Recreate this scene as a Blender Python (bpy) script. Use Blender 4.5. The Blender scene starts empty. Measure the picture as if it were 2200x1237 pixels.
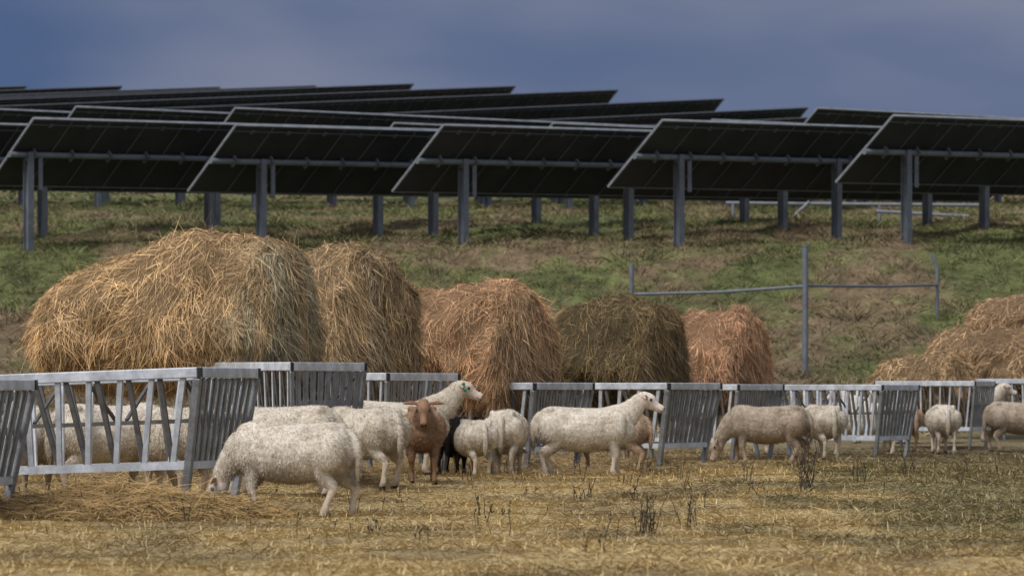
import bpy, bmesh, math, random
import numpy as np
from mathutils import Vector, Matrix, noise as mnoise

rng = np.random.default_rng(7)
random.seed(7)
scene = bpy.context.scene
COL = scene.collection

# ---------------------------------------------------------------- noise
_tab = np.random.default_rng(3).random((256, 256))
def vnoise(x, y):
    x = np.asarray(x, float); y = np.asarray(y, float)
    xi = np.floor(x).astype(int); yi = np.floor(y).astype(int)
    fx = x - xi; fy = y - yi
    fx = fx*fx*(3-2*fx); fy = fy*fy*(3-2*fy)
    a = _tab[xi & 255, yi & 255]; b = _tab[(xi+1) & 255, yi & 255]
    c = _tab[xi & 255, (yi+1) & 255]; d = _tab[(xi+1) & 255, (yi+1) & 255]
    return (a*(1-fx)+b*fx)*(1-fy)+(c*(1-fx)+d*fx)*fy
def fbm(x, y, o=4):
    s = 0; a = .5; t = 0
    for i in range(o):
        s = s + a*vnoise(x*2**i+17*i, y*2**i+31*i); t += a; a *= .5
    return s/t

# ---------------------------------------------------------------- terrain
_py = [-600, 0, 60, 70, 76, 80, 85, 92, 97, 103, 118, 128, 160, 177, 187, 200, 208, 230, 400, 4000]
_pz = [0, 0, 0, .12, .55, 1.15, 2.3, 3.97, 4.35, 4.85, 5.85, 6.5, 8.8, 10.0, 10.9, 12.4, 12.7, 12.0, 4, 0]
_ty = np.arange(-650, 4001, .5)
_tz = np.interp(_ty, _py, _pz)
_k = np.exp(-np.linspace(-2, 2, 9)**2); _k /= _k.sum()
_tz = np.convolve(np.pad(_tz, 4, mode='edge'), _k, 'valid')
def gauss(x, y, cx, cy, rx, ry):
    return np.exp(-(((x-cx)/rx)**2+((y-cy)/ry)**2))
def g(x, y):
    x = np.asarray(x, float); y = np.asarray(y, float)
    z = np.interp(y, _ty, _tz)
    far = np.clip((y-66)/20, 0, 1)
    z = z + far*0.45*(fbm(x*.45+5, y*.3, 3)-.5)*np.clip((140-y)/40, 0.2, 1)
    z = z + far*0.16*(vnoise(x*1.6, y*1.1)-.5)
    z = z - np.clip((y-130)/60, 0, 1)*np.clip((x-2)/12, 0, 4)**1.4*.7*np.clip(1-(y-600)/400, 0, 1)
    z = z + (fbm(x*.9, y*.9, 3)-.5)*.06
    z = z + .14*gauss(x, y, -2.2, 39.6, 2.2, 2.6)
    z = z + .07*gauss(x, y, 3.6, 40, 2.5, 5)
    return z
def gz(x, y): return float(g(x, y))

# ---------------------------------------------------------------- materials
def new_mat(name):
    m = bpy.data.materials.new(name); m.use_nodes = True
    nt = m.node_tree; b = nt.nodes['Principled BSDF']
    return m, nt, b
def N(nt, t, **kw):
    n = nt.nodes.new(t)
    for k, v in kw.items():
        if k in n.inputs: n.inputs[k].default_value = v
        else: setattr(n, k, v)
    return n
def mixc(nt, fac, a, b, blend='MIX'):
    n = nt.nodes.new('ShaderNodeMix'); n.data_type = 'RGBA'; n.blend_type = blend
    def put(sock, v):
        if isinstance(v, bpy.types.NodeSocket): nt.links.new(v, sock)
        elif isinstance(v, (int, float)): sock.default_value = v
        else: sock.default_value = (*v, 1) if len(v) == 3 else v
    put(n.inputs[0], fac); put(n.inputs[6], a); put(n.inputs[7], b)
    return n.outputs[2]
def ramp(nt, src, stops):
    r = nt.nodes.new('ShaderNodeValToRGB')
    el = r.color_ramp.elements
    while len(el) < len(stops): el.new(.5)
    for e, (p, c) in zip(el, stops):
        e.position = p; e.color = (*c, 1) if len(c) == 3 else c
    nt.links.new(src, r.inputs[0]); return r.outputs[0]
def noise_tex(nt, vec, scale, detail=4, rough=.55):
    n = N(nt, 'ShaderNodeTexNoise', Scale=scale, Detail=detail, Roughness=rough)
    if vec is not None: nt.links.new(vec, n.inputs['Vector'])
    return n.outputs[0]
def bump(nt, b, h, strength=.5, dist=.02):
    bp = N(nt, 'ShaderNodeBump', Strength=strength, Distance=dist)
    nt.links.new(h, bp.inputs['Height']); nt.links.new(bp.outputs[0], b.inputs['Normal'])

def attr_mat(name, rough=.85, tint=(1, 1, 1), nscale=30, lo=.7, hi=1.15, bmp=0.0, bdist=.01, spec=.2, patch=None):
    m, nt, b = new_mat(name)
    a = N(nt, 'ShaderNodeAttribute'); a.attribute_name = 'Col'
    tc = N(nt, 'ShaderNodeTexCoord')
    n1 = noise_tex(nt, tc.outputs['Object'], nscale, 5, .65)
    v = ramp(nt, n1, [(.3, (lo,)*3), (.7, (hi,)*3)])
    c = mixc(nt, 1.0, a.outputs[0], v, 'MULTIPLY')
    c = mixc(nt, 1.0, c, tint, 'MULTIPLY')
    if patch:
        oi = N(nt, 'ShaderNodeObjectInfo')
        va = N(nt, 'ShaderNodeVectorMath', operation='ADD')
        nt.links.new(tc.outputs['Object'], va.inputs[0]); 
        sc = N(nt, 'ShaderNodeMath', operation='MULTIPLY'); sc.inputs[1].default_value = 20
        nt.links.new(oi.outputs['Random'], sc.inputs[0]); nt.links.new(sc.outputs[0], va.inputs[1])
        n2 = noise_tex(nt, va.outputs[0], 4.0, 6, .7)
        f = ramp(nt, n2, [(.44, (0, 0, 0)), (.7, (.8,)*3)])
        c = mixc(nt, f, c, mixc(nt, 1.0, c, patch, 'MULTIPLY'))
    nt.links.new(c, b.inputs['Base Color'])
    b.inputs['Roughness'].default_value = rough
    b.inputs['Specular IOR Level'].default_value = spec
    if bmp: bump(nt, b, n1, bmp, bdist)
    return m

def metal_mat(name, c0, c1, metallic=.5, rough=.5, scale=9):
    m, nt, b = new_mat(name)
    tc = N(nt, 'ShaderNodeTexCoord')
    n1 = noise_tex(nt, tc.outputs['Object'], scale, 6, .7)
    n2 = noise_tex(nt, tc.outputs['Object'], scale*7, 3, .6)
    c = ramp(nt, n1, [(.32, c0), (.68, c1)])
    c = mixc(nt, .35, c, ramp(nt, n2, [(.3, (.6,)*3), (.7, (1.1,)*3)]), 'MULTIPLY')
    nt.links.new(c, b.inputs['Base Color'])
    b.inputs['Metallic'].default_value = metallic
    r = ramp(nt, n1, [(.3, (rough-.12,)*3), (.7, (rough+.15,)*3)])
    nt.links.new(r, b.inputs['Roughness'])
    return m

M_hay = attr_mat('hay_straw', .85, nscale=3, lo=.8, hi=1.15, spec=.15)
M_grass = attr_mat('grass_blades', .85, nscale=2, lo=.8, hi=1.15, spec=.12)
M_galv = metal_mat('galvanized_steel', (.14, .145, .15), (.30, .31, .325), .4, .52)
M_lit = metal_mat('feeder_metal_lit', (.40, .42, .45), (.70, .73, .78), .3, .42, 6)  # metal colour lightened so upright bars look lit; rails share it
M_shaded = metal_mat('feeder_metal_shaded', (.07, .065, .06), (.15, .14, .13), .3, .6)  # darker copy, shade painted into the diagonal bars; cradle shares it
M_post = metal_mat('galvanized_post', (.12, .133, .155), (.21, .23, .265), .35, .55, 3)
M_tube = metal_mat('torque_tube_steel', (.15, .17, .195), (.24, .265, .30), .35, .5, 3)
M_rim = metal_mat('panel_frame_aluminium', (.17, .18, .20), (.29, .31, .34), .3, .5, 3)
M_rimfar = metal_mat('dull_panel_frame', (.06, .065, .075), (.10, .108, .125), .2, .6, 3)
M_fence = metal_mat('fence_pipe', (.12, .13, .15), (.2, .22, .25), .3, .55, 5)
M_white = metal_mat('white_rail', (.14, .15, .17), (.21, .22, .24), .1, .5, 5)
M_black, _nt, _b = new_mat('black_plastic'); _b.inputs['Base Color'].default_value = (.01, .01, .011, 1); _b.inputs['Roughness'].default_value = .5
M_panel, _nt, _b = new_mat('solar_panel_back')
_tc = N(_nt, 'ShaderNodeTexCoord'); _n = noise_tex(_nt, _tc.outputs['Object'], 1.2, 5)
_nt.links.new(ramp(_nt, _n, [(.3, (.026, .028, .034)), (.7, (.046, .050, .059))]), _b.inputs['Base Color'])
_b.inputs['Roughness'].default_value = .6; _b.inputs['Specular IOR Level'].default_value = .3
M_rib, _nt, _b = new_mat('panel_seam'); _b.inputs['Base Color'].default_value = (.115, .125, .145, 1); _b.inputs['Roughness'].default_value = .5
M_eye, _nt, _b = new_mat('dark_eye'); _b.inputs['Base Color'].default_value = (.015, .01, .006, 1); _b.inputs['Roughness'].default_value = .15
M_tag, _nt, _b = new_mat('green_ear_tag'); _b.inputs['Base Color'].default_value = (.0, .22, .12, 1); _b.inputs['Roughness'].default_value = .4
M_tagp, _nt, _b = new_mat('purple_ear_tag'); _b.inputs['Base Color'].default_value = (.12, .05, .14, 1); _b.inputs['Roughness'].default_value = .4
M_weed = metal_mat('dry_weed_stem', (.02, .014, .010), (.06, .042, .03), 0, .9, 12)

# ---------------------------------------------------------------- object helpers
def obj_from(name, mesh, parent=None, **props):
    o = bpy.data.objects.new(name, mesh); COL.objects.link(o)
    if parent is not None: o.parent = parent
    for k, v in props.items(): o[k] = v
    return o
def bm_obj(name, bm, mat, parent=None, smooth=False, **props):
    me = bpy.data.meshes.new(name); bmesh.ops.recalc_face_normals(bm, faces=bm.faces)
    bm.to_mesh(me); bm.free()
    for m in (mat if isinstance(mat, list) else [mat]): me.materials.append(m)
    if smooth:
        for p in me.polygons: p.use_smooth = True
    return obj_from(name, me, parent, **props)
def beam(bm, p0, p1, w, h, up=(0, 0, 1), mi=0):
    p0 = Vector(p0); p1 = Vector(p1); t = (p1-p0).normalized(); up = Vector(up)
    s = t.cross(up)
    if s.length < 1e-4: s = t.cross(Vector((1, 0, 0)))
    s.normalize(); u = s.cross(t).normalized()
    vs = []
    for p in (p0, p1):
        for a, b in ((-1, -1), (1, -1), (1, 1), (-1, 1)):
            vs.append(bm.verts.new(p+s*(a*w/2)+u*(b*h/2)))
    for f in ((0, 1, 2, 3), (7, 6, 5, 4), (0, 4, 5, 1), (1, 5, 6, 2), (2, 6, 7, 3), (3, 7, 4, 0)):
        bm.faces.new([vs[i] for i in f]).material_index = mi
def tube(bm, pts, rad, seg=10, cap=True):
    pts = [Vector(p) for p in pts]; rings = []
    for i, p in enumerate(pts):
        t = (pts[min(i+1, len(pts)-1)]-pts[max(i-1, 0)]).normalized()
        s = t.cross(Vector((0, 0, 1)))
        if s.length < .05: s = t.cross(Vector((1, 0, 0)))
        s.normalize(); u = s.cross(t)
        r = rad[i] if hasattr(rad, '__len__') else rad
        rings.append([bm.verts.new(p+s*(r*math.cos(a))+u*(r*math.sin(a))) for a in [2*math.pi*k/seg for k in range(seg)]])
    for a, b in zip(rings, rings[1:]):
        for k in range(seg):
            bm.faces.new((a[k], a[(k+1) % seg], b[(k+1) % seg], b[k]))
    if cap:
        bm.faces.new(rings[0][::-1]); bm.faces.new(rings[-1])

def np_mesh(name, V, F, C, mat, smooth=False):
    """V (n,3), F (m,4) quads, C (n,3)"""
    me = bpy.data.meshes.new(name)
    me.vertices.add(len(V)); me.vertices.foreach_set('co', np.ascontiguousarray(V, dtype=np.float32).ravel())
    k = F.shape[1]
    me.loops.add(F.size); me.loops.foreach_set('vertex_index', F.astype(np.int32).ravel())
    me.polygons.add(len(F)); me.polygons.foreach_set('loop_start', np.arange(0, F.size, k, dtype=np.int32))
    me.update(calc_edges=True)
    if smooth: me.polygons.foreach_set('use_smooth', np.ones(len(F), bool))
    if C is not None:
        at = me.color_attributes.new('Col', 'FLOAT_COLOR', 'POINT')
        cc = np.ones((len(V), 4), np.float32); cc[:, :3] = C
        at.data.foreach_set('color', cc.ravel())
    if mat: me.materials.append(mat)
    me.validate()
    return me
def unit(v): return v/np.maximum(np.linalg.norm(v, axis=1, keepdims=True), 1e-9)
def ribbons(P, D, side, width, droop, C, shade_root=.6):
    """three-station tapered ribbons"""
    n = len(P); w = np.asarray(width).reshape(-1, 1)*np.ones((n, 1)); s = side*w/2
    dr = np.asarray(droop).reshape(-1, 1)*np.ones((n, 1))
    g1 = P+D*.5; g1[:, 2:3] -= dr*.25
    g2 = P+D; g2[:, 2:3] -= dr
    V = np.stack([P-s, P+s, g1-s, g1+s, g2-s*.35, g2+s*.35], 1).reshape(-1, 3)
    b = np.arange(n)[:, None]*6
    F = np.concatenate([b+np.array([[0, 1, 3, 2]]), b+np.array([[2, 3, 5, 4]])], 0)
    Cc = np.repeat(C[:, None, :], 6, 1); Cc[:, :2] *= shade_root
    return V, F, Cc.reshape(-1, 3)

# ---------------------------------------------------------------- ground sheet
def axis(parts):
    out = []
    for a, b, n in parts: out += list(np.linspace(a, b, n, endpoint=False))
    return np.array(out+[parts[-1][1]])
gx = axis([(-3000, -300, 14), (-300, -60, 24), (-60, -14, 60), (-14, 14, 230), (14, 60, 60), (60, 300, 24), (300, 3000, 14)])
gy = axis([(-600, 0, 12), (0, 16, 20), (16, 66, 330), (66, 112, 260), (112, 240, 130), (240, 600, 30), (600, 4000, 20)])
X, Y = np.meshgrid(gx, gy)
Z = g(X, Y)
Z = Z + (rng.random(Z.shape)-.5)*.02*((Y > 16) & (Y < 66))
V = np.stack([X, Y, Z], -1).reshape(-1, 3)
nx, ny = len(gx), len(gy)
i, j = np.meshgrid(np.arange(nx-1), np.arange(ny-1))
a = (j*nx+i).ravel()
F = np.stack([a, a+1, a+1+nx, a+nx], 1)

def zone_color(x, y):
    """ground/blade colours per place: straw in the feeding lot, rough grass on the bank"""
    n1 = fbm(x*.6+3, y*.26, 4)[:, None]; n2 = fbm(x*1.9+9, y*1.0+4, 4)[:, None]; n3 = fbm(x*5, y*3, 3)[:, None]
    straw = np.array([.50, .375, .185]); dirt = np.array([.12, .09, .06]); green = np.array([.094, .106, .040])
    brown = np.array([.175, .128, .078]); lime = np.array([.128, .148, .052])
    def ss(a, b, v): t = np.clip((v-a)/(b-a), 0, 1); return t*t*(3-2*t)
    y_ = y[:, None]; x_ = x[:, None]
    near = straw*(1-ss(.46, .68, n2)*.45)+dirt*ss(.46, .68, n2)*.45
    gr = ss(.0, 1.0, (x_-.045*y_-.1)/2.2+(n2-.5)*2.2+.15)*ss(22, 27, y_)*.70 + ss(.46, .62, n1)*.42*ss(27, 18, y_*1.0+0)
    near = near*(1-gr)+(green*.8+dirt*.6)*gr
    trampled = ss(46, 60, y_)*ss(74, 66, y_)*.55
    near = near*(1-trampled)+dirt*1.4*trampled
    bank = brown*(1-ss(.36, .56, n1))+green*ss(.36, .56, n1)
    bank = bank*(1-ss(.45, .64, n2)*.62)+lime*ss(.45, .64, n2)*.62
    low = ss(89, 76, y_+(n2-.5)*18+(n1-.5)*14)
    bank = bank*(1-low*.62)+(brown*.9)*low*.62
    bank = bank*(.38+1.24*n3)
    f = ss(70, 76, y_)
    return near*(1-f)+bank*f
C = zone_color(V[:, 0], V[:, 1])
M_ground = attr_mat('straw_and_grass_ground', .95, nscale=1, lo=.85, hi=1.15)
nt = M_ground.node_tree; b = nt.nodes['Principled BSDF']
geo = N(nt, 'ShaderNodeNewGeometry')
f1 = noise_tex(nt, geo.outputs['Position'], 14, 6, .75); f2 = noise_tex(nt, geo.outputs['Position'], 2.2, 5, .7)
src = b.inputs['Base Color'].links[0].from_socket
c = mixc(nt, 1.0, src, ramp(nt, f1, [(.32, (.45,)*3), (.66, (1.35,)*3)]), 'MULTIPLY')
c = mixc(nt, .6, c, ramp(nt, f2, [(.35, (.68, .65, .6)), (.62, (1.15, 1.15, 1.1))]), 'MULTIPLY')
nt.links.new(c, b.inputs['Base Color']); bump(nt, b, f1, .8, .05)
ground = obj_from('ground', np_mesh('ground', V, F, C, M_ground, True), kind='structure')
ground['label'] = 'straw-strewn pasture rising to a rough grassy bank'

# ---------------------------------------------------------------- ground cover (straw + grass)
def sample_fan(n, y0, y1, margin=1.5, pw=1.0):
    y = y0+(y1-y0)*rng.random(n)**pw
    hw = .124*y+margin
    x = (rng.random(n)*2-1)*hw
    return x, y
def litter(n, y0, y1, lmin, lmax, wid, lift, pw, mul=1.0, jitter=.45):
    x, y = sample_fan(n, y0, y1, pw=pw)
    z = g(x, y)+rng.random(n)*.015
    ang = rng.random(n)*2*np.pi; L = lmin+(lmax-lmin)*rng.random(n)
    up = rng.random(n)**2*lift
    D = np.stack([np.cos(ang)*L, np.sin(ang)*L, up*L], 1)
    side = unit(np.cross(D, np.array([0, .5, .85])+0*D))
    C = zone_color(x, y)*mul*(1-jitter+2*jitter*rng.random((n, 1)))
    strawy = (rng.random(n) < .35)[:, None]&(y < 60)[:, None]
    C = np.where(strawy, C*.55+np.array([.60, .47, .25])*.45*(.6+.8*rng.random((n, 1))), C)
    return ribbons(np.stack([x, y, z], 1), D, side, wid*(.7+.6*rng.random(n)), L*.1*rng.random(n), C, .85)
def merge(parts):
    Vs, Fs, Cs, o = [], [], [], 0
    for V, F, C in parts:
        Vs.append(V); Fs.append(F+o); Cs.append(C); o += len(V)
    return np.concatenate(Vs), np.concatenate(Fs), np.concatenate(Cs)
V, F, C = merge([litter(180000, 18, 62, .03, .10, .0042, .8, .9)])
o = obj_from('loose_straw', np_mesh('loose_straw', V, F, C, M_hay), kind='stuff'); o['label'] = 'loose trampled straw littering the pasture'; o['category'] = 'straw'

# grass in tufts on the bank
def tufts(nt_, per, y0, y1, h0, h1, wid, pw=1, margin=2, spread=.16, mul=1.0, keep=None):
    x, y = sample_fan(nt_, y0, y1, margin, pw)
    if keep is not None:
        k = keep(x, y); x, y = x[k], y[k]
    n = len(x)
    hs = h0+(h1-h0)*rng.random(n)**2
    X = np.repeat(x, per)+rng.normal(0, spread, n*per); Y = np.repeat(y, per)+rng.normal(0, spread, n*per)
    ox = X-np.repeat(x, per); oy = Y-np.repeat(y, per)
    H = np.repeat(hs, per)*(.5+.6*rng.random(n*per))
    D = np.stack([ox*.9+rng.normal(0, .25, n*per)*H, oy*.9+rng.normal(0, .25, n*per)*H, H], 1)
    side = unit(np.cross(D, np.array([0, 1., 0])+.4*rng.normal(size=D.shape)))
    base = np.repeat(zone_color(x, y)*mul*(.4+1.2*rng.random((n, 1))), per, 0)*(.75+.5*rng.random((n*per, 1)))
    dryt = np.repeat(rng.random(n) < .18, per)
    dry = ((rng.random(n*per) < .28) | dryt)[:, None]
    base = np.where(dry, base*.45+np.array([.27, .21, .12])*.55, base)
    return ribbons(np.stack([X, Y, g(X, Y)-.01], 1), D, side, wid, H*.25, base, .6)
parts = [tufts(19000, 8, 71, 126, .05, .20, .013, 1.2, mul=1.15, spread=.10),
         tufts(700, 16, 76, 120, .22, .36, .015, 1.2, spread=.16),
         tufts(1200, 7, 126, 160, .1, .3, .04)]
V, F, C = merge(parts)
o = obj_from('bank_grass', np_mesh('bank_grass', V, F, C, M_grass), kind='stuff'); o['label'] = 'rough green and brown tussock grass on the bank'; o['category'] = 'grass'
def keepr(x, y):
    return (x-.045*y+rng.normal(0, .8, len(x)) > -.2)
V, F, C = merge([tufts(3600, 9, 20, 56, .03, .10, .005, 1, keep=keepr, spread=.07, mul=1.1),
                 tufts(1300, 6, 18, 60, .02, .08, .005, 1, spread=.08, mul=.8)])
o = obj_from('pasture_grass', np_mesh('pasture_grass', V, F, C, M_grass), kind='stuff'); o['label'] = 'short dull green pasture grass tufts among straw'; o['category'] = 'grass'

# heaps of spilled hay under feeders
def heap(cx, cy, rx, ry, h, n, col):
    r = np.sqrt(rng.random(n)); a = rng.random(n)*2*np.pi
    x = cx+rx*r*np.cos(a); y = cy+ry*r*np.sin(a)
    z = g(x, y)+h*(1-r**2)*(.3+1.0*vnoise(x*3, y*3))*rng.random(n)**.35
    an = rng.random(n)*2*np.pi; L = .08+.2*rng.random(n)
    D = np.stack([np.cos(an)*L, np.sin(an)*L, rng.normal(0, .3, n)*L], 1)
    side = unit(np.cross(D, np.array([0, -.6, .8])+0*D))
    C = np.array(col)*(.3+.95*rng.random((n, 1)))
    return ribbons(np.stack([x, y, z], 1), D, side, .0055, L*.3, C, .6)
V, F, C = merge([heap(-3.1, 29.9, 1.3, .9, .27, 20000, (.40, .26, .11)), heap(-4.0, 29.5, .9, .8, .23, 9000, (.40, .26, .11)),
                 heap(-2.6, 38, 1.6, 1.2, .2, 4000, (.36, .25, .12)), heap(-.3, 44.9, 1.6, .9, .15, 4000, (.36, .25, .12)),
                 heap(1.2, 47.8, 1.6, .9, .15, 3000, (.36, .25, .12)), heap(-2.10, 30.0, .55, .4, .18, 5000, (.42, .275, .12))])
o = obj_from('spilled_hay', np_mesh('spilled_hay', V, F, C, M_hay), kind='stuff'); o['label'] = 'spilled golden hay heaped beneath the feeders'; o['category'] = 'hay'

# ---------------------------------------------------------------- hay bales
YAW = math.radians(27)
def bale(cx, cy, zc, length, rad, n, col, dark, yaw_off=0, end_col=None, label='', hs=1.0, seed=0, shag=1.0, slump=.10, lumpy=1.0, endstart=.62, wid=.0038, dens=1.7):
    r_ = np.random.default_rng(seed+50); n = int(n*dens)
    ax = np.array([-math.cos(YAW+yaw_off), math.sin(YAW+yaw_off), 0]); sd = np.array([ax[1], -ax[0], 0]); up = np.array([0, 0, 1.])
    hl = length/2; ox = seed*7.3
    def surf(u, th):
        e1_ = np.clip((-u-endstart)/(1-endstart), 0, 1); e2_ = np.clip((u-.5)/.5, 0, 1)
        rr = rad*np.sqrt(np.clip(1-e1_**2.3-e2_**2.4, 0, 1))
        lump = 1+lumpy*(.22*(fbm(u*1.7+ox, np.cos(th)*1.3+ox, 3)-.5)+.22*(fbm(np.sin(th)*3+ox, u*4+9, 3)-.5))
        rr = rr*lump
        ua = np.where(u < -endstart, -endstart-( -u-endstart)*.62, u)
        a = hl*ua*1.06
        s_ = np.cos(th)*rr; z_ = np.sin(th)*rr*hs
        s_ = s_*(1.0+.16*np.clip(-z_/rad, -.5, 1))
        z_ = np.where(z_ < 0, z_*.85, z_)
        z_ = z_-slump*rad*np.clip(u+.05, 0, 2)**1.3*np.clip(.5+z_/rad, 0, 1.5)-.12*rad*np.clip(-u-.4, 0, 1)
        P = np.array([cx, cy, zc])+a[..., None]*ax+s_[..., None]*sd+z_[..., None]*up
        return P
    nu, nth = 56, 56
    U, T = np.meshgrid(np.linspace(-1, 1, nu), np.linspace(0, 2*np.pi, nth, endpoint=False), indexing='ij')
    B = surf(U, T)
    cen = np.array([cx, cy, zc])
    Bv = cen+(B-cen)*.955
    idx = np.arange(nu*nth).reshape(nu, nth)
    F0 = np.stack([idx[:-1], np.roll(idx, -1, 1)[:-1], np.roll(idx, -1, 1)[1:], idx[1:]], -1).reshape(-1, 4)
    C0 = np.tile(np.array(dark)*.5, (nu*nth, 1))
    u = r_.random(n)*2-1; u = np.sign(u)*np.abs(u)**.85
    endm = r_.random(n) < .34
    q = np.sqrt(r_.random(n)); ue = -(endstart+(1-endstart)*np.clip(1-q**2, 0, 1)**(1/2.3))
    u = np.where(endm, ue, np.maximum(u, -endstart-.12))
    th = r_.random(n)*2*np.pi
    P = surf(u, th); e1 = surf(np.clip(u+.01, -1, 1), th)-surf(np.clip(u-.01, -1, 1), th); e2 = surf(u, th+.01)-surf(u, th-.01)
    nn = unit(np.cross(e1, e2)); out = unit(P-cen); nn = np.where((np.sum(nn*out, 1) < 0)[:, None], -nn, nn)
    k1 = fbm(u*3.5+ox, np.cos(th)*2.6+3, 3); ang = (k1-.5)*8+r_.normal(0, .9, n)
    t1 = unit(e1+1e-6); t2 = unit(e2+1e-6)
    D = np.cos(ang)[:, None]*t2+np.sin(ang)[:, None]*t1
    D = D+np.array([0, 0, -.8])*r_.random((n, 1))+np.where(endm[:, None], np.array([0, 0, -.9]), 0)
    D = D-nn*np.sum(D*nn, 1)[:, None]
    D = unit(D)+nn*(np.abs(r_.normal(.0, .32, n))*shag)[:, None]
    L = (.04+.21*r_.random(n)**1.6)
    fly = r_.random(n) < .06; L = np.where(fly, L*1.8, L)
    D = unit(D+np.where(fly[:, None], nn*1.2*r_.random((n, 1))+r_.normal(0, .45, (n, 3)), 0))*L[:, None]
    P = P-nn*(.07*r_.random((n, 1)))-D*.4
    side = unit(np.cross(D, nn+r_.normal(0, .5, (n, 3))))
    patch = fbm(u*3+ox+4, np.sin(th)*2.4+np.cos(th)+ox, 3)[:, None]
    fine = fbm(u*12+ox, th*5, 2)[:, None]
    c = np.array(col)*(1-np.clip((patch-.46)*2.4, 0, 1))+np.array(dark)*np.clip((patch-.46)*2.4, 0, 1)
    if end_col is not None:
        streak = fbm(np.cos(th)*q*5+ox, ox+np.sin(th)*q*.8, 2)[:, None]
        w = np.where(endm, .9, np.clip((-u-.45)/.3, 0, 1)*.5)[:, None]*np.clip(.2+(streak-.25)*2.2, 0, 1)
        c = c*(1-w)+np.array(end_col)*w
    c = c*(.42+1.1*r_.random((n, 1))**1.3)*(.5+1.0*fine)
    pale = (r_.random(n) < .13)[:, None]; c = np.where(pale, c*1.5, c)
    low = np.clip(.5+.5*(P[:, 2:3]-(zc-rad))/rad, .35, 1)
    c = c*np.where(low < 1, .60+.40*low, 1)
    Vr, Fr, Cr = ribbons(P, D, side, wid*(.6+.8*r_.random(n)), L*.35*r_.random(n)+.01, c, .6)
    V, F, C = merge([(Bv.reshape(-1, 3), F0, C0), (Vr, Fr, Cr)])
    V = V-np.array([cx, cy, 0])
    o = obj_from('hay_bale', np_mesh('hay_bale', V, F, C, M_hay)); o.location = (cx, cy, 0)
    o['label'] = label; o['category'] = 'hay bale'; o['group'] = 'hay bales resting in the feeders'
    return o
tan = (.68, .455, .235); rust = (.66, .395, .215); dk = (.33, .22, .115); olive = (.31, .215, .10)
bale(-3.00, 38.4, 1.50, 2.75, .77, 46000, tan, dk, end_col=(.40, .35, .23), label='long shaggy golden round hay bale with grey-green end in feeder', seed=1, slump=.30)
bale(-1.80, 42.8, 1.50, 1.55, .80, 23000, (.58, .40, .215), (.28, .19, .105), end_col=(.48, .36, .22), label='tall peaked tan hay bale sagging over its feeder', seed=2, hs=1.05, yaw_off=.15, lumpy=1.5)
bale(-.50, 45.3, 1.30, 1.90, .76, 27000, rust, (.38, .235, .13), end_col=(.48, .33, .19), label='reddish tan shaggy hay bale behind standing sheep', seed=3, slump=.2, lumpy=1.4)
bale(1.12, 48.4, 1.22, 1.75, .71, 21000, olive, (.12, .088, .045), end_col=(.19, .135, .075), label='dark olive weathered hay bale in a feeder', seed=4, slump=.2, lumpy=1.4)
bale(2.46, 54.2, 1.22, 1.65, .71, 17000, (.62, .355, .20), (.38, .22, .125), end_col=(.50, .31, .18), label='rusty orange hay bale in a feeder', seed=5, slump=.14, lumpy=1.4)
bale(6.10, 62.9, .95, 1.6, .50, 14000, (.58, .40, .215), (.30, .20, .11), label='low half-eaten brown hay bale', seed=6, lumpy=1.8, endstart=.5, shag=1.6, wid=.006, hs=.95)
bale(7.9, 68.6, 1.30, 2.6, .72, 17000, (.54, .36, .20), (.28, .18, .10), label='wide brown hay bale beneath another bale', seed=7, lumpy=1.6, endstart=.5, shag=1.6, wid=.006, hs=.85)
bale(8.45, 68.8, 2.00, 2.2, .54, 12000, (.62, .41, .225), (.30, .19, .11), label='flattened brown hay bale stacked on top of another', seed=8, lumpy=1.6, endstart=.5, shag=1.6, wid=.006, hs=.80)

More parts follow.
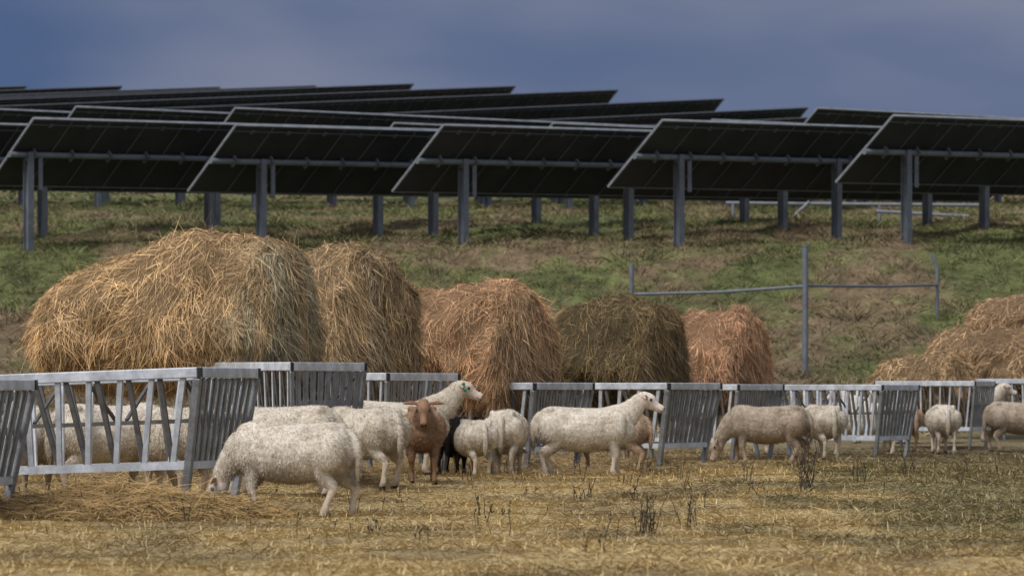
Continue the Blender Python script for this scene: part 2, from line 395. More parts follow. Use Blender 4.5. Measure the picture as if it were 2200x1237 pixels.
# ---------------------------------------------------------------- feeders
LF, WF, HF = 2.4, 1.4, .98
ia, ib = .13, .18
def fpt(sx, sy, z, z0=HF):
    k = 1-z/z0
    return Vector((sx*(LF/2-ib*k), sy*(WF/2-ia*k), z))
def make_feeder():
    root = bpy.data.objects.new('hay_feeder', None); COL.objects.link(root); root.empty_display_size = .3
    ps = []
    zt = HF-.04
    bm = bmesh.new()
    cs = [fpt(-1, -1, zt), fpt(1, -1, zt), fpt(1, 1, zt), fpt(-1, 1, zt)]
    for i in (0, 2):
        beam(bm, cs[i], cs[(i+1) % 4], .05, .075)
    ex = Vector((0, .028, 0))
    beam(bm, cs[1]+ex, cs[2]-ex, .05, .075); beam(bm, cs[3]-ex, cs[0]+ex, .05, .075)
    bmesh.ops.bevel(bm, geom=bm.edges[:], offset=.006, segments=1, affect='EDGES')
    ps.append(bm_obj('top_rail', bm, M_lit, root))
    bm = bmesh.new(); zb = .28
    cb = [fpt(-1, -1, zb), fpt(1, -1, zb), fpt(1, 1, zb), fpt(-1, 1, zb)]
    for i in range(4):
        a_, b_ = cb[i], cb[(i+1) % 4]; t = (b_-a_).normalized()*.028
        beam(bm, a_+t, b_-t, .04, .055)
    ps.append(bm_obj('bottom_rail', bm, M_lit, root))
    for sx in (-1, 1):
        for sy in (-1, 1):
            bm = bmesh.new()
            beam(bm, fpt(sx, sy, -.06), fpt(sx, sy, HF-.08), .06, .055, up=(1, 0, 0))
            bmesh.ops.bevel(bm, geom=bm.edges[:], offset=.005, segments=1, affect='EDGES')
            ps.append(bm_obj('leg', bm, M_galv, root))
            bm = bmesh.new(); p = fpt(sx, sy, zt)
            beam(bm, p+Vector((sx*.001, 0, 0)), p+Vector((sx*.028, 0, 0)), .046, .07)
            ps.append(bm_obj('end_cap', bm, M_black, root))
    for sy in (-1, 1):
        bm = bmesh.new(); n = 10
        def sp(u, z):
            a_ = fpt(-1, sy, z); b_ = fpt(1, sy, z); return a_.lerp(b_, u)
        for k in range(n):
            u = (k+.55)/n
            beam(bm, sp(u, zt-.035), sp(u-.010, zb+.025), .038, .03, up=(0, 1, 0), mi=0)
            u2 = u-.074
            if u2 > .01:
                beam(bm, sp(u2, zt-.035), sp(min(u2+.060, .99), zb+.025), .034, .028, up=(0, 1, .0), mi=1)
        ps.append(bm_obj('side_bars', bm, [M_lit, M_shaded], root))
    for sx in (-1, 1):
        bm = bmesh.new(); n = 9
        def ep(u, z): return fpt(sx, -1, z).lerp(fpt(sx, 1, z), u)
        zl = .28
        for k in range(n):
            u = (k+.5)/n*.93+.035
            p0, p1 = ep(u, HF-.08), ep(u, zl)
            w = WF/n*.62
            beam(bm, p0, p1, .010, w, up=(0, 1, 0), mi=0)
            off = Vector((sx*.008, 0, 0))
            beam(bm, p0+off, p1+off, .010, w*.4, up=(0, 1, 0), mi=0)
        for zz in (zl, .62):
            if zz == zl: beam(bm, ep(.03, zz), ep(.97, zz), .03, .06, mi=0)
            else: beam(bm, ep(.03, zz)-Vector((sx*.02, 0, 0)), ep(.97, zz)-Vector((sx*.02, 0, 0)), .02, .05, mi=0)
        ps.append(bm_obj('end_panel', bm, M_galv, root))
    bm = bmesh.new()
    for sy in (-1, 1):
        for k in range(4):
            x = -LF/2+.12+k*(LF-.24)/3
            beam(bm, (x, sy*(WF/2-.05), HF-.1), (x, sy*.12, .62), .022, .022, up=(1, 0, 0))
    beam(bm, (-LF/2+.1, -.1, .60), (LF/2-.1, -.1, .60), .03, .03); beam(bm, (-LF/2+.1, .1, .60), (LF/2-.1, .1, .60), .03, .03)
    ps.append(bm_obj('hay_cradle', bm, M_shaded, root))
    return root, ps
froot, fparts = make_feeder()
def feeder_at(root, x, y, dz, yaw, label, tilt=0.0, sc=1.0, sw=1.0):
    s = Vector((-math.cos(yaw), math.sin(yaw), 0)); e = Vector((math.sin(yaw), math.cos(yaw), 0))
    c = Vector((x, y, 0))+s*(LF*sc/2)+e*(WF*sw/2)
    root.location = (c.x, c.y, gz(c.x, c.y)+dz)
    root.rotation_euler = (0, tilt, -yaw); root.scale = (sc, sw, 1)
    root['label'] = label; root['category'] = 'hay feeder'; root['group'] = 'metal hay feeders lined up in the pasture'
FE = [(-3.66, 28.3, .0, 14, 'galvanized hay feeder standing on straw, end panel showing', .0, 1, 1),
      (-2.20, 30.4, .05, 14, 'galvanized hay feeder with bright slanted side bars on straw', -.035, 1, 1),
      (-1.91, 37.0, .06, 34, 'galvanized hay feeder under a long golden bale', 0, .36, .78),
      (-1.21, 41.5, .04, 29, 'galvanized hay feeder beneath a tan hay bale', 0, .6, 1),
      (.23, 44.4, -.02, 27, 'galvanized hay feeder beside a rear-facing white sheep', 0, .9, 1),
      (1.73, 47.2, -.02, 27, 'galvanized hay feeder under a dark olive bale', 0, 1, 1),
      (2.81, 53.0, -.02, 27, 'weathered hay feeder under a rusty orange bale', 0, .8, 1),
      (4.8, 55.3, -.02, 25, 'hay feeder with bright white side bars', 0, .8, 1),
      (6.73, 62.0, 0, 18, 'hay feeder holding a half-eaten bale', 0, .62, 1),
      (8.9, 66.5, 0, 24, 'hay feeder beneath stacked brown bales', 0, .75, 1)]
for k, (x, y, dz, yw, lab, tl, sc, sw) in enumerate(FE):
    if k == 0: r = froot
    else:
        r = froot.copy(); COL.objects.link(r)
        for p in fparts:
            q = p.copy(); q.parent = r; COL.objects.link(q)
    feeder_at(r, x, y, dz, math.radians(yw), lab, tl, sc, sw)

# ---------------------------------------------------------------- solar rows
def solar_row(sx, sy, sz, L, ez, spacing=4.5, first=1.27, label='', rim=None, pw=.15):
    """sx,sy,sz tube start; ez tube height at the far end"""
    u = Vector((.75, .66, 0)).normalized(); p = Vector((u.y, -u.x, 0))
    root = bpy.data.objects.new('solar_panel_row', None); COL.objects.link(root)
    root.location = (sx, sy, gz(sx, sy))
    z0 = sz-root.location.z
    A = Vector((0, 0, z0)); Bv = u*L+Vector((0, 0, ez-root.location.z))
    t = (Bv-A).normalized(); LL = (Bv-A).length
    c = (p*.78+Vector((0, 0, .62))).normalized(); nrm = t.cross(c).normalized()
    if nrm.z < 0: nrm = -nrm
    H = 1.08; rim = rim or M_rim
    bm = bmesh.new(); off = nrm*.10-c*.03
    beam(bm, A+off, Bv+off, 2*H, .035, up=nrm)
    bm_obj('panel_sheet', bm, M_panel, root)
    bm = bmesh.new(); nm = int(round(LL/1.02))
    low = off-nrm*.028
    for k in range(1, nm):
        q = A+t*(k*LL/nm)+low
        beam(bm, q-c*(H-.02), q+c*(H-.02), .028, .02, up=nrm)
    beam(bm, A+low+c*(H-.16), Bv+low+c*(H-.16), .016, .022, up=nrm)
    for k in range(nm):
        q = A+t*((k+.5)*LL/nm)
        beam(bm, q+c*(H-.21)+low-nrm*.012, q+c*(H-.11)+low-nrm*.012, .085, .03, up=nrm)
    bm_obj('module_seams', bm, M_rib, root)
    bm = bmesh.new()
    for sgn in (-1, 1):
        beam(bm, A+off+c*(sgn*(H+.012)), Bv+off+c*(sgn*(H+.012)), .035, .055, up=nrm)
    for q, sg in ((A, -1), (Bv, 1)):
        beam(bm, q+off+t*(sg*.02)-c*(H+.02), q+off+t*(sg*.02)+c*(H+.02), .035, .055, up=nrm)
    bm_obj('panel_rim', bm, rim, root)
    bm = bmesh.new(); tube(bm, [A-t*.12, Bv+t*.12], .066, 10)
    for k in range(nm):
        q = A+t*((k+.5)*LL/nm)
        beam(bm, q-c*.11-nrm*.0, q+c*.11-nrm*.0, .05, .16, up=nrm)
    bm_obj('torque_tube', bm, M_tube, root, smooth=False)
    s = first; k = 0
    while s < L-.3:
        q = A+t*s; w = root.location+q
        gzv = gz(w.x, w.y)-root.location.z-.3
        bm = bmesh.new()
        for d_ in (-.6*pw, .6*pw):
            beam(bm, (q.x+p.x*d_, q.y+p.y*d_, gzv), (q.x+p.x*d_, q.y+p.y*d_, q.z-.1), pw, .016, up=p)
        beam(bm, (q.x, q.y, gzv), (q.x, q.y, q.z-.1), .012, 1.1*pw, up=p)
        beam(bm, q-t*.07-Vector((0, 0, .04)), q+t*.07-Vector((0, 0, .04)), .2, .2)
        bm_obj('post', bm, M_post, root)
        s += spacing; k += 1
    bm = bmesh.new(); q = A+t*(first+.32)
    beam(bm, q-Vector((0, 0, .75)), q-Vector((0, 0, .02)), .07, .09)
    bm_obj('damper', bm, M_post, root)
    root['label'] = label; root['category'] = 'solar panels'; root['group'] = 'rows of tilted solar panels on the hill'
    return root
def ux(px, d): return (px-1100)/9167*d
for px, py, fs in ((-415, 334, 1.27), (30, 332, .38), (462, 346, 1.27), (905, 346, 1.2), (1372, 336, 1.2), (1865, 326, 1.2)):
    d = 92.0; x = ux(px, d); z = .9+(836-py)*d/9167; L = 19
    solar_row(x, d, z, L, z+.018*L, spacing=4.9, first=fs, label='dark tilted solar panel row on steel posts above grassy bank')
for px, py in ((-560, 288), (-215, 288), (130, 290), (470, 293), (810, 325), (1150, 325), (1490, 318), (1715, 293)):
    d = 118.0; x = ux(px, d); z = .9+(836-py)*d/9167; L = 17
    solar_row(x, d, z, L, z+.008*L, spacing=2.8, label='dark tilted solar panel row higher on the hillside', pw=.13)
for px, py in ((-150, 190), (60, 188), (265, 188), (475, 190), (680, 187), (890, 183), (1108, 188), (1328, 196), (1555, 215), (1735, 234), (1930, 246)):
    d = 200.0; ex = ux(px, d)-.56; ez = .9+(836-py)*d/9167-.73; L = 32
    solar_row(ex-.75*L, d-.66*L, ez-.076*L, L, ez, spacing=6, label='distant solar panel row silhouetted along the hill crest', rim=M_rimfar)

# ---------------------------------------------------------------- fences
root = bpy.data.objects.new('pipe_fence', None); COL.objects.link(root)
fx, fy = ux(1730, 80), 80.0; root.location = (fx, fy, gz(fx, fy))
def rel(x, y, z): return Vector((x, y, z))-root.location
bm = bmesh.new(); tube(bm, [rel(fx, fy, gz(fx, fy)-.2), rel(fx, fy, 3.57)], .058); tube(bm, [rel(fx, fy, 3.57), rel(fx, fy, 3.60)], .07)
bm_obj('fence_post', bm, M_fence, root)
x2, y2 = ux(2014, 85), 85.
bm = bmesh.new(); tube(bm, [rel(x2, y2, gz(x2, y2)-.2), rel(x2, y2, 3.2), rel(x2-.03, y2, 3.38), rel(x2-.12, y2, 3.6)], .036)
bm_obj('fence_post', bm, M_fence, root)
x3, y3 = ux(1357, 80), 80.
bm = bmesh.new(); tube(bm, [rel(x3, y3, gz(x3, y3)-.2), rel(x3, y3, 3.25)], .045)
bm_obj('fence_post', bm, M_fence, root)
bm = bmesh.new(); tube(bm, [rel(x3, y3, 2.68), rel((x3*.5+fx*.5), 80, 2.72), rel(fx, fy, 2.83)], .03)
tube(bm, [rel(fx, fy, 2.84), rel(x2*.6+fx*.4, 83, 2.9), rel(x2, y2, 2.98)], .028)
bm_obj('fence_rail', bm, M_fence, root)
root['label'] = 'grey pipe fence with tall post on the grassy bank'; root['category'] = 'fence'
root = bpy.data.objects.new('pipe_railing', None); COL.objects.link(root)
dd = 108.; root.location = (ux(1850, dd), dd, gz(ux(1850, dd), dd))
zf = lambda py: .9+(836-py)*dd/9167
bm = bmesh.new()
tube(bm, [rel(ux(1560, dd), dd, zf(436)), rel(ux(2125, dd), dd, zf(441))], .045)
tube(bm, [rel(ux(1880, dd), dd-.3, zf(455)), rel(ux(2080, dd), dd-.3, zf(466))], .045)
tube(bm, [rel(ux(1695, dd), dd-.2, zf(475)), rel(ux(1738, dd), dd-.2, zf(434))], .045)
bm_obj('rail', bm, M_white, root)
for px in (1575, 1680, 1790, 1890, 2000, 2110):
    bm = bmesh.new(); x = ux(px, dd); tube(bm, [rel(x, dd, gz(x, dd)-.2), rel(x, dd, zf(438))], .045); bm_obj('fence_post', bm, M_white, root)
root['label'] = 'low pale pipe railing under the solar rows'; root['category'] = 'fence'

# ---------------------------------------------------------------- sheep
def catmull(P, per=7):
    P = np.asarray(P, float); n = len(P); out = []
    Q = np.vstack([2*P[0]-P[1], P, 2*P[-1]-P[-2]])
    for i in range(n-1):
        p0, p1, p2, p3 = Q[i:i+4]
        for t in np.linspace(0, 1, per, endpoint=False):
            out.append(.5*((2*p1)+(-p0+p2)*t+(2*p0-5*p1+4*p2-p3)*t*t+(-p0+3*p1-3*p2+p3)*t**3))
    out.append(P[-1]); return np.array(out)
def loft(bm, st, side=(0, 1, 0), seg=20, per=7):
    """st: list of (x,y,z,rw,rh)"""
    S = catmull(st, per); S[:, 3:] = np.maximum(S[:, 3:], .004)
    side = Vector(side); rings = []
    for i in range(len(S)):
        a_ = Vector(S[max(i-1, 0), :3]); b_ = Vector(S[min(i+1, len(S)-1), :3]); t = (b_-a_).normalized()
        s = (side-t*side.dot(t)).normalized(); u = t.cross(s)
        c_ = Vector(S[i, :3]); w, h = S[i, 3], S[i, 4]
        rings.append([bm.verts.new(c_+s*(w*math.cos(q))+u*(h*math.sin(q))) for q in [2*math.pi*k/seg for k in range(seg)]])
    for a_, b_ in zip(rings, rings[1:]):
        for k in range(seg): bm.faces.new((a_[k], a_[(k+1) % seg], b_[(k+1) % seg], b_[k]))
    bm.faces.new(rings[0][::-1]); bm.faces.new(rings[-1])

def sheep_mesh(name, neck, poll, nose, steps=(0, 0, 0, 0), headside=(0, 1, 0), fat=1.0, seed=0, droop_ear=.03, fur=20000, ear=1.0, earh=1.0):
    bm = bmesh.new()
    loft(bm, [(-.515, 0, .555, .02, .03), (-.505, 0, .552, .085, .105), (-.46, 0, .545, .145*fat, .165), (-.36, 0, .532, .190*fat, .200), (-.2, 0, .505, .220*fat, .216*fat),
              (0, 0, .490, .235*fat, .222*fat), (.16, 0, .503, .210*fat, .212), (.27, 0, .525, .178, .210), (.36, 0, .530, .15, .195), (.43, 0, .535, .11, .15), (.475, 0, .55, .05, .07)])
    for sy in (-1, 1):
        loft(bm, [(-.40, sy*.09, .65, .03, .03), (-.39, sy*.115, .58, .095, .11), (-.35, sy*.135, .48, .095, .125), (-.31, sy*.130, .39, .052, .077), (-.31, sy*.11, .33, .02, .02)])
        loft(bm, [(.30, sy*.08, .68, .03, .03), (.31, sy*.124, .58, .072, .09), (.30, sy*.132, .47, .072, .095), (.285, sy*.12, .38, .04, .055)])
        loft(bm, [(-.34, sy*.10, .69, .02, .02), (-.38, sy*.10, .69, .035, .035), (-.42, sy*.09, .67, .02, .02)])
    fl, fr, rl, rr = steps; K = 1.06
    def leg_(st): return [(a0, a1, a2, a3*(K if a2 < .33 else 1), a4*(K if a2 < .33 else 1)) for a0, a1, a2, a3, a4 in st]
    for sy, dx in ((1, fl), (-1, fr)):
        y = sy*.105
        loft(bm, leg_([(.295, y, .52, .06, .07), (.28+dx*.1, y, .40, .060, .070), (.288+dx*.35, y, .31, .038, .046), (.304+dx*.6, y, .235, .032, .039), (.300+dx*.75, y, .20, .026, .029),
                  (.29+dx*.9, y, .12, .0180, .0205), (.289+dx, y, .07, .027, .030), (.307+dx, y, .03, .025, .029), (.320+dx, y, .0, .030, .039)]), per=5, seg=14)
    for sy, dx in ((1, rl), (-1, rr)):
        y = sy*.11
        loft(bm, leg_([(-.36, y, .50, .085, .10), (-.315+dx*.1, y, .40, .075, .092), (-.355+dx*.4, y, .315, .042, .058), (-.438+dx*.65, y*.97, .25, .028, .044), (-.442+dx*.75, y*.95, .205, .024, .031),
                  (-.417+dx*.9, y*.95, .13, .019, .0225), (-.406+dx, y*.95, .07, .027, .031), (-.39+dx, y*.95, .03, .026, .029), (-.376+dx, y*.95, .0, .030, .039)]), per=5, seg=14)
    loft(bm, [(-.47, 0, .655, .035, .035), (-.515, 0, .61, .034, .032), (-.545, 0, .54, .034, .030), (-.555, 0, .44, .034, .028), (-.55, 0, .35, .030, .024), (-.545, 0, .28, .010, .010)], per=5, seg=12)
    loft(bm, neck)
    P = Vector(poll); Nn = Vector(nose); ax = (Nn-P).normalized(); hs = Vector(headside)
    hs = (hs-ax*hs.dot(ax)).normalized(); up = hs.cross(ax)
    if up.z < 0 and abs(ax.z) < .8: up = -up
    if abs(ax.z) >= .8 and up.x < 0: up = -up
    Lh = (Nn-P).length
    def hp(t, u=0, s=0): return P+ax*(t*Lh)+up*u+hs*s
    hst = []
    for t, w, h, du in ((-.22, .03, .035, -.01), (-.12, .052, .062, -.005), (.08, .061, .076, -.002), (.28, .063, .080, 0), (.45, .047, .065, -.008), (.65, .035, .049, -.010), (.83, .034, .044, -.006), (.95, .034, .039, -.006), (1.01, .018, .02, -.006)):
        q = hp(t, du); hst.append((*q, w, h))
    loft(bm, hst, side=hs, per=4)
    ears = []
    for s in (-1, 1):
        e0 = hp(.0, .03, s*.045); e1 = hp(-.03, .03, s*(.045+.075*ear))-Vector((0, 0, droop_ear*.5)); e2 = hp(-.0, .02, s*(.045+.135*ear))-Vector((0, 0, droop_ear))
        loft(bm, [(*e0, .013, .018), (*((e0+e1)/2), .013, .028*earh), (*e1, .012, .030*earh), (*((e1+e2)/2), .010, .021*earh), (*e2, .006, .006)], side=up, seg=12, per=4)
        ears.append((e0, e1, e2))
    me = bpy.data.meshes.new(name+'_raw'); bmesh.ops.recalc_face_normals(bm, faces=bm.faces); bm.to_mesh(me); bm.free()
    ob = bpy.data.objects.new(name, me); COL.objects.link(ob)
    m = ob.modifiers.new('r', 'REMESH'); m.mode = 'VOXEL'; m.voxel_size = .0085; m.use_smooth_shade = True
    m2 = ob.modifiers.new('s', 'SMOOTH'); m2.iterations = 4; m2.factor = .5
    dg = bpy.context.evaluated_depsgraph_get(); ev = ob.evaluated_get(dg)
    me2 = bpy.data.meshes.new_from_object(ev)
    bpy.data.objects.remove(ob); bpy.data.meshes.remove(me)
    n = len(me2.vertices); co = np.empty(n*3, np.float32); me2.vertices.foreach_get('co', co); co = co.reshape(-1, 3).astype(float)
    no = np.empty(n*3, np.float32); me2.vertices.foreach_get('normal', no); no = no.reshape(-1, 3).astype(float)
    Pn = np.array(P); axn = np.array(ax); tt = (co-Pn)@axn/Lh
    dist = np.linalg.norm(co-Pn-np.outer(np.clip(tt, -.1, 1), axn)*Lh, axis=1)
    face = np.clip((.115-dist)/.03, 0, 1)*np.clip((tt+.15)/.2, 0, 1)
    earm = np.zeros(n)
    for e in ears:
        a_ = np.array(e[0]); b_ = np.array(e[2]); ab = b_-a_; q = np.clip(((co-a_)@ab)/(ab@ab), 0, 1)
        earm = np.maximum(earm, (np.linalg.norm(co-a_-q[:, None]*ab, axis=1) < .045)*(q > .1))
    leg = np.clip((.27-co[:, 2])/.06, 0, 1)*(dist > .16)
    body = (1-face)*(1-leg)*(1-earm)
    nz = np.array([mnoise.fractal(Vector(c)*11+Vector((seed*3, 0, 0)), .9, 2.1, 4) for c in co])
    nz2 = np.array([mnoise.fractal(Vector((c[0]*34, c[1]*26, c[2]*50)), .8, 2.1, 3) for c in co])
    wr = np.sin((co[:, 0]*.8+co[:, 2]*.6)*95)*np.clip((co[:, 0]-.26)/.08, 0, 1)
    # anatomy: hollow flank in front of the thigh, groove behind the shoulder, tucked loin
    lat = np.clip((np.abs(co[:, 1])-.08)/.06, 0, 1)
    holl = .024*gauss(co[:, 0], co[:, 2], -.215, .60, .06, .07)+.014*gauss(co[:, 0], co[:, 2], -.24, .40, .03, .08)\
        +.016*gauss(co[:, 0], co[:, 2], .175, .50, .035, .13)+.012*gauss(co[:, 0], co[:, 2], .40, .50, .03, .10)
    co = co+no*((nz*.0022+nz2*.0020+wr*.0018)*body-holl*lat*body)[:, None]
    me2.vertices.foreach_set('co', co.astype(np.float32).ravel()); me2.update()
    wool = np.array([.67, .615, .535]); skin = np.array([.64, .56, .50]); pink = np.array([.48, .34, .28]); dirt = np.array([.30, .235, .165]); legc = np.array([.58, .49, .40])
    C = np.tile(wool, (n, 1))
    C = C*(1-face[:, None])+skin*face[:, None]
    C = C*(1-leg[:, None])+legc*leg[:, None]
    C = C*(1-.75*earm[:, None])+pink*.75*earm[:, None]
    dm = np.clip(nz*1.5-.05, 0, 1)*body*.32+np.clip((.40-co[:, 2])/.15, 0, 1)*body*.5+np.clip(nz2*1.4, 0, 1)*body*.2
    rear = np.clip((-.44-co[:, 0])/.05, 0, 1)*np.clip((.54-co[:, 2])/.1, 0, 1)*(co[:, 2] > .25)*.5
    dm = np.clip(dm+rear, 0, .8)
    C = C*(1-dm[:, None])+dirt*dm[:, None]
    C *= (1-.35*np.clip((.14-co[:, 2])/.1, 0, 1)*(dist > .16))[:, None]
    hoof = co[:, 2] < .034 if poll[2] > .35 else (co[:, 2] < .034)&(np.abs(co[:, 0]) < .46)
    C[hoof] = (.045, .035, .028)
    mz = np.clip((tt-.86)/.1, 0, 1)*(dist < .07); C = C*(1-.5*mz[:, None])+np.array([.26, .15, .12])*.5*mz[:, None]
    for s in (-1, 1):
        q = np.array(hp(.97, .008, s*.016)); C[np.linalg.norm(co-q, axis=1) < .012] = (.05, .03, .025)
        q = np.array(hp(.30, .022, s*.058)); C[np.linalg.norm(co-q, axis=1) < .021] *= .6
    mouth = (np.abs(tt-.88) < .14)&(dist < .06)&(np.abs((co-Pn)@np.array(up)+.026) < .006); C[mouth] *= .4
    r_ = np.random.default_rng(seed+9)
    w = body+.3*leg+.12*face; idx = r_.choice(n, fur, p=w/w.sum())
    hp_ = co[idx]; hn = no[idx]
    D = hn*.3+np.array([-.45, 0, -.6])+r_.normal(0, .35, (fur, 3)); D = unit(D-hn*np.minimum(np.sum(D*hn, 1), 0)[:, None])+hn*.27
    Lh_ = (.010+.020*r_.random(fur))*(.3+.7*body[idx]); D = unit(D)*Lh_[:, None]
    side = unit(np.cross(D, hn+1e-4))
    Vr, Fr, Cr = ribbons(hp_-hn*.002, D, side, .0028, .001, C[idx]*(.76+.42*r_.random((fur, 1))), .92)
    F2 = np.empty(len(me2.loops), np.int32); me2.loops.foreach_get('vertex_index', F2)
    ok = all(len(p.vertices) == 4 for p in me2.polygons)
    if ok:
        V, F, C2 = merge([(co, F2.reshape(-1, 4), C), (Vr, Fr, Cr)])
        out = np_mesh(name, V, F, C2, None, True); bpy.data.meshes.remove(me2)
    else:
        at = me2.color_attributes.new('Col', 'FLOAT_COLOR', 'POINT')
        cc = np.ones((n, 4), np.float32); cc[:, :3] = C; at.data.foreach_set('color', cc.ravel()); out = me2
    out.materials.append(None)
    info = dict(eyes=[(hp(.30, .022, s*.0585), hs*s) for s in (-1, 1)], ears=[e[1] for e in ears], up=up, ax=ax, hs=hs)
    return out, info

P_stand = sheep_mesh('sheep_standing', [(.20, 0, .55, .12, .16), (.34, 0, .60, .118, .160), (.44, 0, .675, .090, .122), (.515, 0, .755, .068, .092), (.56, 0, .81, .056, .074), (.585, 0, .84, .03, .04)],
                     (.575, 0, .815), (.785, 0, .69), steps=(.02, -.03, .04, -.03), seed=1)
P_alert = sheep_mesh('sheep_alert', [(.20, 0, .56, .12, .16), (.34, 0, .62, .115, .160), (.46, 0, .70, .090, .130), (.545, 0, .79, .072, .10), (.59, 0, .86, .058, .078), (.61, 0, .885, .03, .04)],
                     (.605, 0, .86), (.82, 0, .755), steps=(.05, -.04, -.05, .04), seed=2)
P_graze = sheep_mesh('sheep_grazing', [(.22, 0, .55, .12, .16), (.36, 0, .53, .112, .148), (.45, 0, .45, .088, .115), (.52, 0, .37, .068, .090), (.55, 0, .31, .058, .075), (.56, 0, .27, .03, .04)],
                     (.555, 0, .285), (.645, 0, .055), steps=(-.06, .07, .08, -.06), seed=3, fat=1.0)
P_feed = sheep_mesh('sheep_feeding', [(.22, 0, .56, .12, .16), (.36, 0, .58, .12, .155), (.50, 0, .57, .095, .12), (.60, 0, .56, .075, .09), (.66, 0, .55, .04, .05)],
                    (.64, 0, .56), (.84, 0, .43), steps=(.05, -.02, -.04, .05), seed=4)
P_look = sheep_mesh('sheep_looking', [(.22, 0, .55, .11, .15), (.36, 0, .58, .11, .145), (.47, 0, .63, .088, .115), (.54, 0, .70, .068, .085), (.57, 0, .735, .03, .04)],
                    (.58, 0, .73), (.72, 0, .54), steps=(.04, -.05, .0, .05), seed=5, fat=.78, droop_ear=-.005, ear=1.12, earh=.75)

COAT = {
 'cream': attr_mat('cream_fleece', .92, (.98, .96, .92), 45, .78, 1.12, .6, .010, .05, patch=(.68, .62, .54)),
 'white': attr_mat('white_fleece', .92, (1.06, 1.05, 1.03), 45, .80, 1.10, .6, .010, .05, patch=(.72, .66, .59)),
 'grey': attr_mat('dirty_grey_fleece', .92, (.70, .63, .56), 40, .7, 1.12, .6, .010, .05, patch=(.6, .52, .45)),
 'brown': attr_mat('russet_fleece', .88, (.46, .32, .235), 45, .72, 1.15, .5, .009, .1, patch=(.72, .64, .58)),
 'tan': attr_mat('tan_fleece', .9, (.82, .68, .56), 45, .75, 1.15, .5, .009, .05, patch=(.7, .6, .5)),
 'black': attr_mat('black_fleece', .8, (.03, .027, .027), 45, .7, 1.2, .4, .01, .2),
}
def ball_mesh(name, r, mat, sc=(1, 1, 1)):
    bm = bmesh.new(); bmesh.ops.create_icosphere(bm, subdivisions=2, radius=r)
    for v in bm.verts: v.co = Vector((v.co.x*sc[0], v.co.y*sc[1], v.co.z*sc[2]))
    me = bpy.data.meshes.new(name); bm.to_mesh(me); bm.free(); me.materials.append(mat)
    for p in me.polygons: p.use_smooth = True
    return me
eye_me = ball_mesh('eye', .0145, M_eye, (1, .7, .85))
tag_me = ball_mesh('ear_tag', .019, M_tag, (1, .35, 1)); tagp_me = ball_mesh('ear_tag', .013, M_tagp, (1, .4, 1))
def sheep(kind, x, y, yaw, scale, coat, label, tag=None, dz=0.0):
    me, info = kind
    o = obj_from('sheep', me); o.location = (x, y, gz(x, y)+dz-.008); o.rotation_euler = (0, 0, math.radians(yaw)); o.scale = (scale,)*3
    o.material_slots[0].link = 'OBJECT'; o.material_slots[0].material = COAT[coat]
    o['label'] = label; o['category'] = 'sheep'; o['group'] = 'sheep feeding around the hay'
    for p, d in info['eyes']:
        e = obj_from('eye', eye_me, o); e.location = p
        e.rotation_mode = 'QUATERNION'; e.rotation_quaternion = Vector((0, 1, 0)).rotation_difference(d)
    if tag:
        for k, (q, s) in enumerate(zip(info['ears'], (-1, 1))):
            if tag == 'green' and s == -1:
                for off in (Vector((.012, -.02, .012)), Vector((.03, -.02, -.045))):
                    e = obj_from('ear_tag', tag_me, o); e.location = q+off
            elif tag == 'purple' and s == -1:
                e = obj_from('ear_tag', tagp_me, o); e.location = q+Vector((.01, -.018, 0))
    return o
sheep(P_graze, -1.57, 30.1, 161, .94, 'white', 'large cream sheep grazing on straw beside a feeder')
sheep(P_feed, -1.31, 37.2, 130, .98, 'cream', 'cream sheep seen from behind among the flock')
sheep(P_alert, -1.07, 40.2, 4, .97, 'cream', 'alert white sheep with green ear tags, head raised', 'green')
sheep(P_look, -.80, 38.2, -88, .96, 'brown', 'russet brown sheep facing forward on straw')
sheep(P_feed, -.60, 43.0, 84, .85, 'black', 'black sheep feeding between white sheep')
sheep(P_feed, -.40, 42.6, 108, .8, 'white', 'small white sheep feeding head in the feeder')
sheep(P_graze, -.06, 43.25, 84, .96, 'white', 'white sheep seen from behind with dirty tail')
sheep(P_stand, .765, 43.5, 1, 1.0, 'white', 'white sheep standing side-on, head up on straw', 'purple')
sheep(P_feed, 1.02, 45.9, 160, .9, 'tan', 'tan sheep feeding behind a standing white sheep')
sheep(P_feed, 1.45, 50.4, -88, .95, 'grey', 'greyish sheep with its head in the feeder')
sheep(P_graze, 2.98, 50.2, 172, .98, 'grey', 'dirty grey sheep grazing beside feeders')
sheep(P_feed, 3.88, 53.6, 105, .95, 'cream', 'cream sheep seen from behind at a feeder')
sheep(P_feed, 3.75, 58.2, 20, .95, 'white', 'cream sheep behind the bright feeder bars')
sheep(P_feed, 4.75, 58.4, 190, 1, 'white', 'white sheep feeding behind the bright feeder bars')
sheep(P_graze, 5.99, 59.4, 93, .95, 'white', 'cream sheep seen from behind near the feeder')
sheep(P_feed, 5.42, 60.4, 120, .95, 'tan', 'tan sheep feeding at the feeder')
sheep(P_feed, 6.3, 65.2, -170, .98, 'cream', 'cream sheep feeding behind the far feeder rail')
sheep(P_feed, 7.25, 60.6, 8, 1.0, 'grey', 'greyish sheep side-on beside a feeder')
sheep(P_alert, 7.0, 65.9, 8, 1.0, 'cream', 'pale sheep looking out over the feeder')
sheep(P_stand, 5.6, 65.6, 172, 1.0, 'white', 'white sheep with head up behind the feeder')
sheep(P_graze, -3.15, 33.6, 40, 1.08, 'white', 'cream sheep grazing behind feeder bars')
sheep(P_feed, -3.85, 33.5, 75, 1.04, 'white', 'cream sheep turned away behind feeder bars')
sheep(P_feed, -2.62, 33.2, 112, 1.04, 'cream', 'pale tan sheep behind the feeder end')
sheep(P_feed, -1.95, 35.2, 168, 1.04, 'cream', 'cream sheep with its head down between feeders')

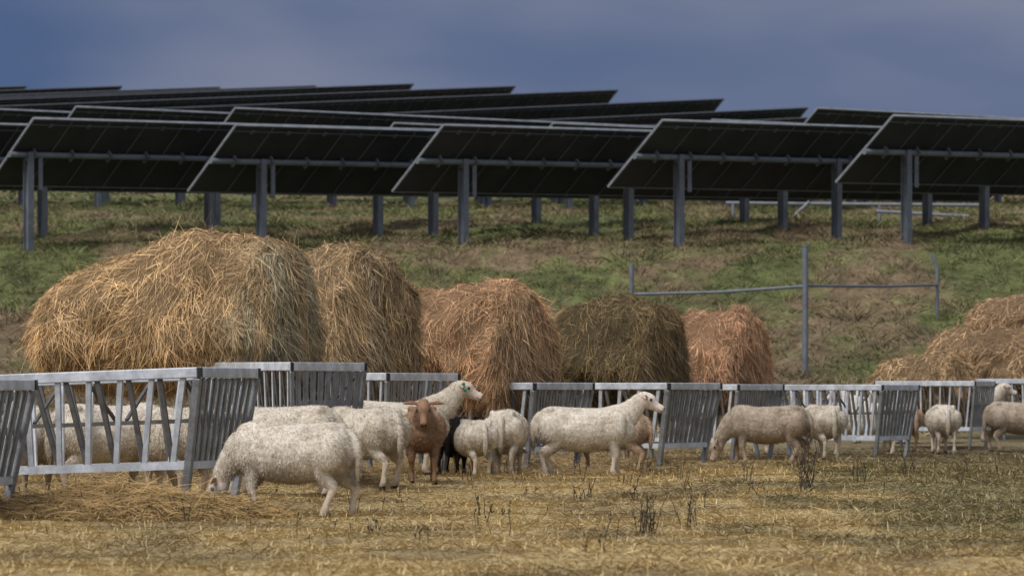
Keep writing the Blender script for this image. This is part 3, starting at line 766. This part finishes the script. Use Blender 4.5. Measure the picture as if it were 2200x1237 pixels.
# ---------------------------------------------------------------- dry weeds
def weed(x, y, h, n, seed, thin=1.0):
    r = random.Random(seed); bm = bmesh.new(); w = (.0042 if h > .2 else .0035)*thin
    for k in range(n):
        a = r.random()*6.28; lean = r.uniform(.05, .40); hh = h*r.uniform(.45, 1)
        b0 = Vector((r.uniform(-.06, .06), r.uniform(-.06, .06), -.02)); d = Vector((math.cos(a)*lean, math.sin(a)*lean, 1))
        pts = [b0+d*(hh*t)+Vector((r.uniform(-1, 1), r.uniform(-1, 1), 0))*(.04*hh) for t in (0, .35, .7, 1)]
        pts[0] = b0
        tube(bm, pts, [w, w*.85, w*.7, w*.4], 5)
        for j in range(r.randint(2, 4)):
            t = r.uniform(.3, .95); p = b0+d*(hh*t); a2 = r.random()*6.28
            q = p+Vector((math.cos(a2)*.4, math.sin(a2)*.4, r.uniform(.3, .9)))*(hh*r.uniform(.12, .3))
            tube(bm, [p, q], [w*.6, w*.35], 4)
            if r.random() < .3:
                tube(bm, [q, q+(q-p).normalized()*.02], [.006, .003], 5)
    o = bm_obj('dry_weed', bm, M_weed); o.location = (x, y, gz(x, y))
    o['label'] = 'dead dark branching weed stems in straw' if h > .2 else 'short dead weed stalk in the pasture'; o['category'] = 'weed'; o['group'] = 'dead weeds scattered over the pasture'
weed(.81, 26.0, .30, 12, 1, .85); weed(2.49, 36.2, .54, 14, 2); weed(1.14, 27.6, .28, 7, 3, .75); weed(-2.18, 29.0, .18, 4, 4); weed(3.1, 38, .32, 5, 5)
weed(2.13, 38.5, .26, 3, 6); weed(-.4, 39, .24, 3, 7); weed(.6, 35, .24, 3, 8); weed(.95, 33.5, .22, 4, 9); weed(3.9, 42, .3, 5, 11)
for k in range(85):
    y = random.uniform(23, 50); x = random.uniform(-.06*y, .13*y)
    weed(x, y, random.uniform(.06, .26), random.choice((1, 1, 1, 3, 3, 3, 5)), 100+k, .85)

# ---------------------------------------------------------------- camera
cam = bpy.data.cameras.new('camera'); co_ = bpy.data.objects.new('camera', cam); COL.objects.link(co_)
cam.lens = 150; cam.sensor_width = 36; cam.shift_y = 217.5/2200
co_.location = (0, 0, .9); co_.rotation_euler = (math.radians(90), 0, 0)
cam.clip_end = 6000; cam.clip_start = .5
cam.dof.use_dof = True; cam.dof.focus_distance = 37; cam.dof.aperture_fstop = 5.6
scene.camera = co_

# ---------------------------------------------------------------- light
EL, AZ = math.radians(54), math.radians(218)
w = bpy.data.worlds.new('World'); scene.world = w; w.use_nodes = True
nt = w.node_tree; nt.nodes.clear()
out = N(nt, 'ShaderNodeOutputWorld')
sky = N(nt, 'ShaderNodeTexSky', sky_type='NISHITA', sun_disc=False); sky.sun_elevation = EL; sky.sun_rotation = AZ
sky.air_density = 1.2; sky.dust_density = 2
hsv = N(nt, 'ShaderNodeHueSaturation', Saturation=.4); nt.links.new(sky.outputs[0], hsv.inputs['Color'])
bg1 = N(nt, 'ShaderNodeBackground', Strength=.15); nt.links.new(hsv.outputs[0], bg1.inputs[0])
tc = N(nt, 'ShaderNodeTexCoord'); mp = N(nt, 'ShaderNodeMapping'); mp.inputs['Scale'].default_value = (5, 5, 14); mp.inputs['Location'].default_value = (1.3, .4, .2)
mp.inputs['Rotation'].default_value = (0, .0, .1)
nt.links.new(tc.outputs['Generated'], mp.inputs[0])
n1 = noise_tex(nt, mp.outputs[0], 1.6, 3.5, .45)
cl = ramp(nt, n1, [(.34, (.076, .122, .240)), (.48, (.122, .160, .268)), (.64, (.190, .218, .31))])
bg2 = N(nt, 'ShaderNodeBackground', Strength=1.0); nt.links.new(cl, bg2.inputs[0])
sx = N(nt, 'ShaderNodeSeparateXYZ'); nt.links.new(tc.outputs['Generated'], sx.inputs[0])
mr = N(nt, 'ShaderNodeMapRange'); mr.inputs[1].default_value = .12; mr.inputs[2].default_value = .45
nt.links.new(sx.outputs[2], mr.inputs[0])
ms = N(nt, 'ShaderNodeMixShader'); nt.links.new(mr.outputs[0], ms.inputs[0]); nt.links.new(bg2.outputs[0], ms.inputs[1]); nt.links.new(bg1.outputs[0], ms.inputs[2])
nt.links.new(ms.outputs[0], out.inputs[0])
sun = bpy.data.lights.new('sun', 'SUN'); sun.energy = 2.5; sun.angle = math.radians(26); sun.color = (1, .98, .955)
so = bpy.data.objects.new('sun', sun); COL.objects.link(so)
dirv = Vector((math.sin(AZ)*math.cos(EL), math.cos(AZ)*math.cos(EL), math.sin(EL)))
so.rotation_euler = dirv.to_track_quat('Z', 'Y').to_euler()
scene.view_settings.view_transform = 'Standard'; scene.view_settings.look = 'None'; scene.view_settings.exposure = 0
